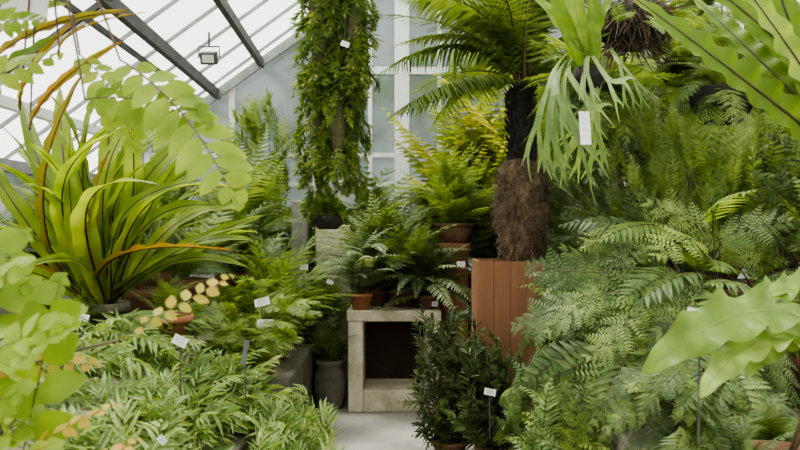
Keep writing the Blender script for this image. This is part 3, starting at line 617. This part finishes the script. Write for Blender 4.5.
mb=MB();tube(mb,[ub,(ub.x,ub.y,roofz(ub.x))],.004,.004,0,4);T.add('hanging_wire',mb.mesh('wire',['steel']))
for x,y,d in ((542,-40,3.6),(565,-70,3.8),(595,-45,3.65),(618,-15,3.7),(525,-15,3.8),(558,-20,3.9)):
    T.shoot('frond',pick('bright'),ub+Vector((rnd(-.03,.03),rnd(-.03,.03),.03)),px(x,y,d),rnd(-.5,.5),up=(-.1,-.9,.3),ws=.62)
for (x,y,d,lib,lab,el) in ((600,95,4.6,['light','mid','lace'],'hanging basket with soft green ferns',(-60,50)),(680,70,4.9,['mid','light','pinl'],'hanging basket with arching mid green ferns',(-50,60)),(570,95,5.0,['pinl','light'],'hanging basket with drooping pale ferns',(-70,10)),(700,30,5.6,['mid','deep'],'hanging basket with dark arching ferns',(-50,50))):
    hb=px(x,y,d);T=Thing('hanging_basket',lab,'hanging plant',hb)
    T.add('basket',lathe([(.001,-.1),(.08,-.09),(.13,-.02),(.14,.05),(.12,.06),(.001,.04)],['black'],20,'basket',.06),Matrix.Translation(hb))
    mb=MB();tube(mb,[hb+Vector((0,0,.05)),(hb.x,hb.y,roofz(hb.x))],.004,.004,0,4);T.add('hanging_wire',mb.mesh('wire',['steel']))
    dome(T,lib,hb+Vector((0,0,.04)),60,(.3,.55) if x!=570 else (.22,.36),el)
# ---------------- upper nest fern ----------------
nb=px(850,185,2.9)
T=Thing('hanging_nest_fern','hanging bird nest fern with long ruffled straps and dark midribs','hanging plant',nb)
T.add('root_ball',lathe([(.001,-.16),(.1,-.13),(.16,-.05),(.16,.03),(.1,.08),(.001,.08)],['root'],24,'ball',.08),Matrix.Translation(nb))
mb=MB();tube(mb,[nb,(nb.x,nb.y,roofz(nb.x))],.005,.005,0,4);T.add('hanging_wire',mb.mesh('wire',['steel']))
for x,y,d in ((626,-8,2.7),(715,-50,2.6),(755,-80,2.8),(790,-90,2.7),(870,-60,2.9),(645,15,3.1),(690,-5,3.2),(735,-30,3.2),(900,40,2.7),(930,120,2.9),(670,-40,2.9),(770,-50,3.1),(820,-80,3.0)):
    T.shoot('frond',pick('nest2'),nb+Vector((rnd(-.04,.04),rnd(-.04,.04),.03)),px(x,y,d),rnd(-.4,.4),up=(-.3,-.8,.5))
hb=px(722,105,3.9)
T=Thing('hanging_basket','dark fibrous hanging basket with small ferns','hanging plant',hb)
T.add('basket',lathe([(.001,-.1),(.08,-.09),(.14,-.02),(.16,.07),(.14,.08),(.001,.06)],['black'],20,'basket',.06),Matrix.Translation(hb))
mb=MB();tube(mb,[hb+Vector((0,0,.05)),(hb.x,hb.y,roofz(hb.x))],.004,.004,0,4);T.add('hanging_wire',mb.mesh('wire',['steel']))
dome(T,['light','mid'],hb+Vector((0,0,.06)),56,(.25,.42),(-60,70))
# ---------------- wavy-leaf plant ----------------
wb=Vector((px(785,452,2.35).x,2.35,.62))
T=Thing('wavy_leaf_fern','fern with large pale wavy-edged leaves in a terracotta pot','fern',wb)
cr=pot(T,wb,.17,.13,.2,'terrad')
for x0,y0,x1,y1,d,ws in ((812,330,642,374,2.2,.95),(830,305,735,325,2.35,.9),(805,350,700,398,2.15,.95),(830,370,900,300,2.3,1),(840,310,765,296,2.4,1),(830,345,745,378,2.25,.8)):
    a=px(x0,y0,d+.05); stalk(T,cr,a,.05,.06,.006); T.shoot('frond',pick('wavy'),a,px(x1,y1,d-.1),rnd(-.3,.3),up=(0,-.4,.9),ws=ws)
potfern('small dark fern in a pot beside the wavy-leaved fern',(.98,2.35,Zs),.09,.1,['deep','pind'],50,(.15,.3),(0,80),mat='terrad')
potfern('small lacy fern in a pot on the staging',(1.2,2.62,Zs),.08,.08,['mid','deep'],60,(.14,.3),(0,80),mat='terrad')

# ---------------- plant labels ----------------
def label(x,y,d,w,h,tilt=0,stake=.25,hang=False,lab='small white plastic plant label on a thin stake',dark=False):
    p=px(x,y,d);T=Thing('plant_label',lab,'plant label',p)
    m=Matrix.Translation(p)@Matrix.Rotation(tilt,4,'Y')@Matrix.Rotation(-.25,4,'X')
    mb=MB();box(mb,(0,0,0),(w,.003,h))
    if not dark:
        for i,f in enumerate((.3,.12,-.06,-.24)): box(mb,(-.05*w*(i%2),-.0022,h*f),(w*(.7-.15*(i%2)),.001,min(h,w)*.05),1)
    T.add('plate',mb.mesh('plate',['steel' if dark else 'plate','ink'],False),m)
    mb=MB()
    if hang: tube(mb,[p+Vector((0,.002,h*.4)),p+Vector((0,.03,stake))],.0015,.0015,0,4)
    else: tube(mb,[p+Vector((0,.004,0)),p+Vector((0,.01,-stake))],.003,.003,0,4)
    T.add('hanger' if hang else 'stake',mb.mesh('stake',['steel']))
label(262,302,4.5,.085,.045,tilt=-.25);label(180,341,3.3,.06,.04,tilt=.45);label(304,267,6.0,.06,.04)
label(265,323,4.5,.09,.04,lab='cream plastic plant label on a stake');label(345,44,4.95,.05,.035,tilt=.3,stake=.2,hang=True,lab='small white label hanging in the epiphyte')
label(435,304,6.42,.05,.04,stake=.045);label(461,264,6.3,.065,.04,stake=.3);label(585,128,3.4,.045,.15,stake=.3,hang=True,lab='long pale label hanging from the staghorn fern')
label(700,317,2.2,.07,.045,tilt=.15,stake=.35,lab='white printed plant label among the fern fronds');label(490,392,4.2,.06,.035,tilt=.2)
label(83,318,3.5,.05,.035,tilt=.2);label(245,352,3.3,.02,.1,tilt=.15,dark=True,lab='dark upright slate plant marker')
label(330,282,6.1,.05,.03,tilt=.3);label(162,440,2.5,.03,.02,tilt=.8)
p=px(12,2,2.2);T=Thing('name_plate','pale grey plastic plate hanging from the roof','sign',p)
mb=MB();box(mb,(0,0,0),(.2,.006,.09));T.add('plate',mb.mesh('plate',['plate'],False),Matrix.Translation(p)@Matrix.Rotation(.12,4,'Y'))
mb=MB();tube(mb,[p+Vector((-.08,0,.04)),p+Vector((-.08,0,.8))],.002,.002,0,4);T.add('hanger',mb.mesh('w',['steel']))
p=px(209,58,7.0);T=Thing('spotlight','small dark floodlight fixed under the steel roof beam','lamp',p)
mb=MB();box(mb,(0,0,0),(.15,.07,.11));o=T.add('housing',mb.mesh('housing',['steel'],False),Matrix.Translation(p)@Matrix.Rotation(.4,4,'X'));bv=o.modifiers.new('b','BEVEL');bv.width=.012;bv.segments=2
mb=MB();box(mb,(0,-.04,0),(.10,.012,.065));T.add('lens',mb.mesh('lens',['plate'],False),Matrix.Translation(p)@Matrix.Rotation(.4,4,'X'))
mb=MB();tube(mb,[p+Vector((-.09,0,0)),p+Vector((-.09,0,.1)),p+Vector((.09,0,.1)),p+Vector((.09,0,0))],.008,.008,0,5);tube(mb,[p+Vector((0,0,.1)),(p.x,p.y,roofz(p.x))],.01,.01,0,5);T.add('bracket',mb.mesh('br',['steel']))

# ---------------- light & camera ----------------
w=bpy.data.worlds.new('World');bpy.context.scene.world=w;w.use_nodes=True
nt=w.node_tree;bg=nt.nodes['Background'];bg.inputs[0].default_value=(1,.99,.96,1);bg.inputs[1].default_value=2.8
sl=bpy.data.lights.new('sun','SUN');sl.energy=7.0;sl.angle=math.radians(18);sl.color=(1,.96,.87)
so=bpy.data.objects.new('sun',sl);COL.objects.link(so);so.rotation_euler=Vector((.35,-.15,-1)).to_track_quat('-Z','Y').to_euler()
cam=bpy.data.cameras.new('camera');co=bpy.data.objects.new('camera',cam);COL.objects.link(co)
co.location=(0,0,CZ);co.rotation_euler=(math.pi/2,0,0);cam.lens=36;cam.sensor_width=36;cam.clip_start=.05
cam.dof.use_dof=True;cam.dof.focus_distance=4.6;cam.dof.aperture_fstop=4.5
bpy.context.scene.camera=co
try: bpy.context.scene.view_settings.look='AgX - Medium High Contrast'
except Exception: pass
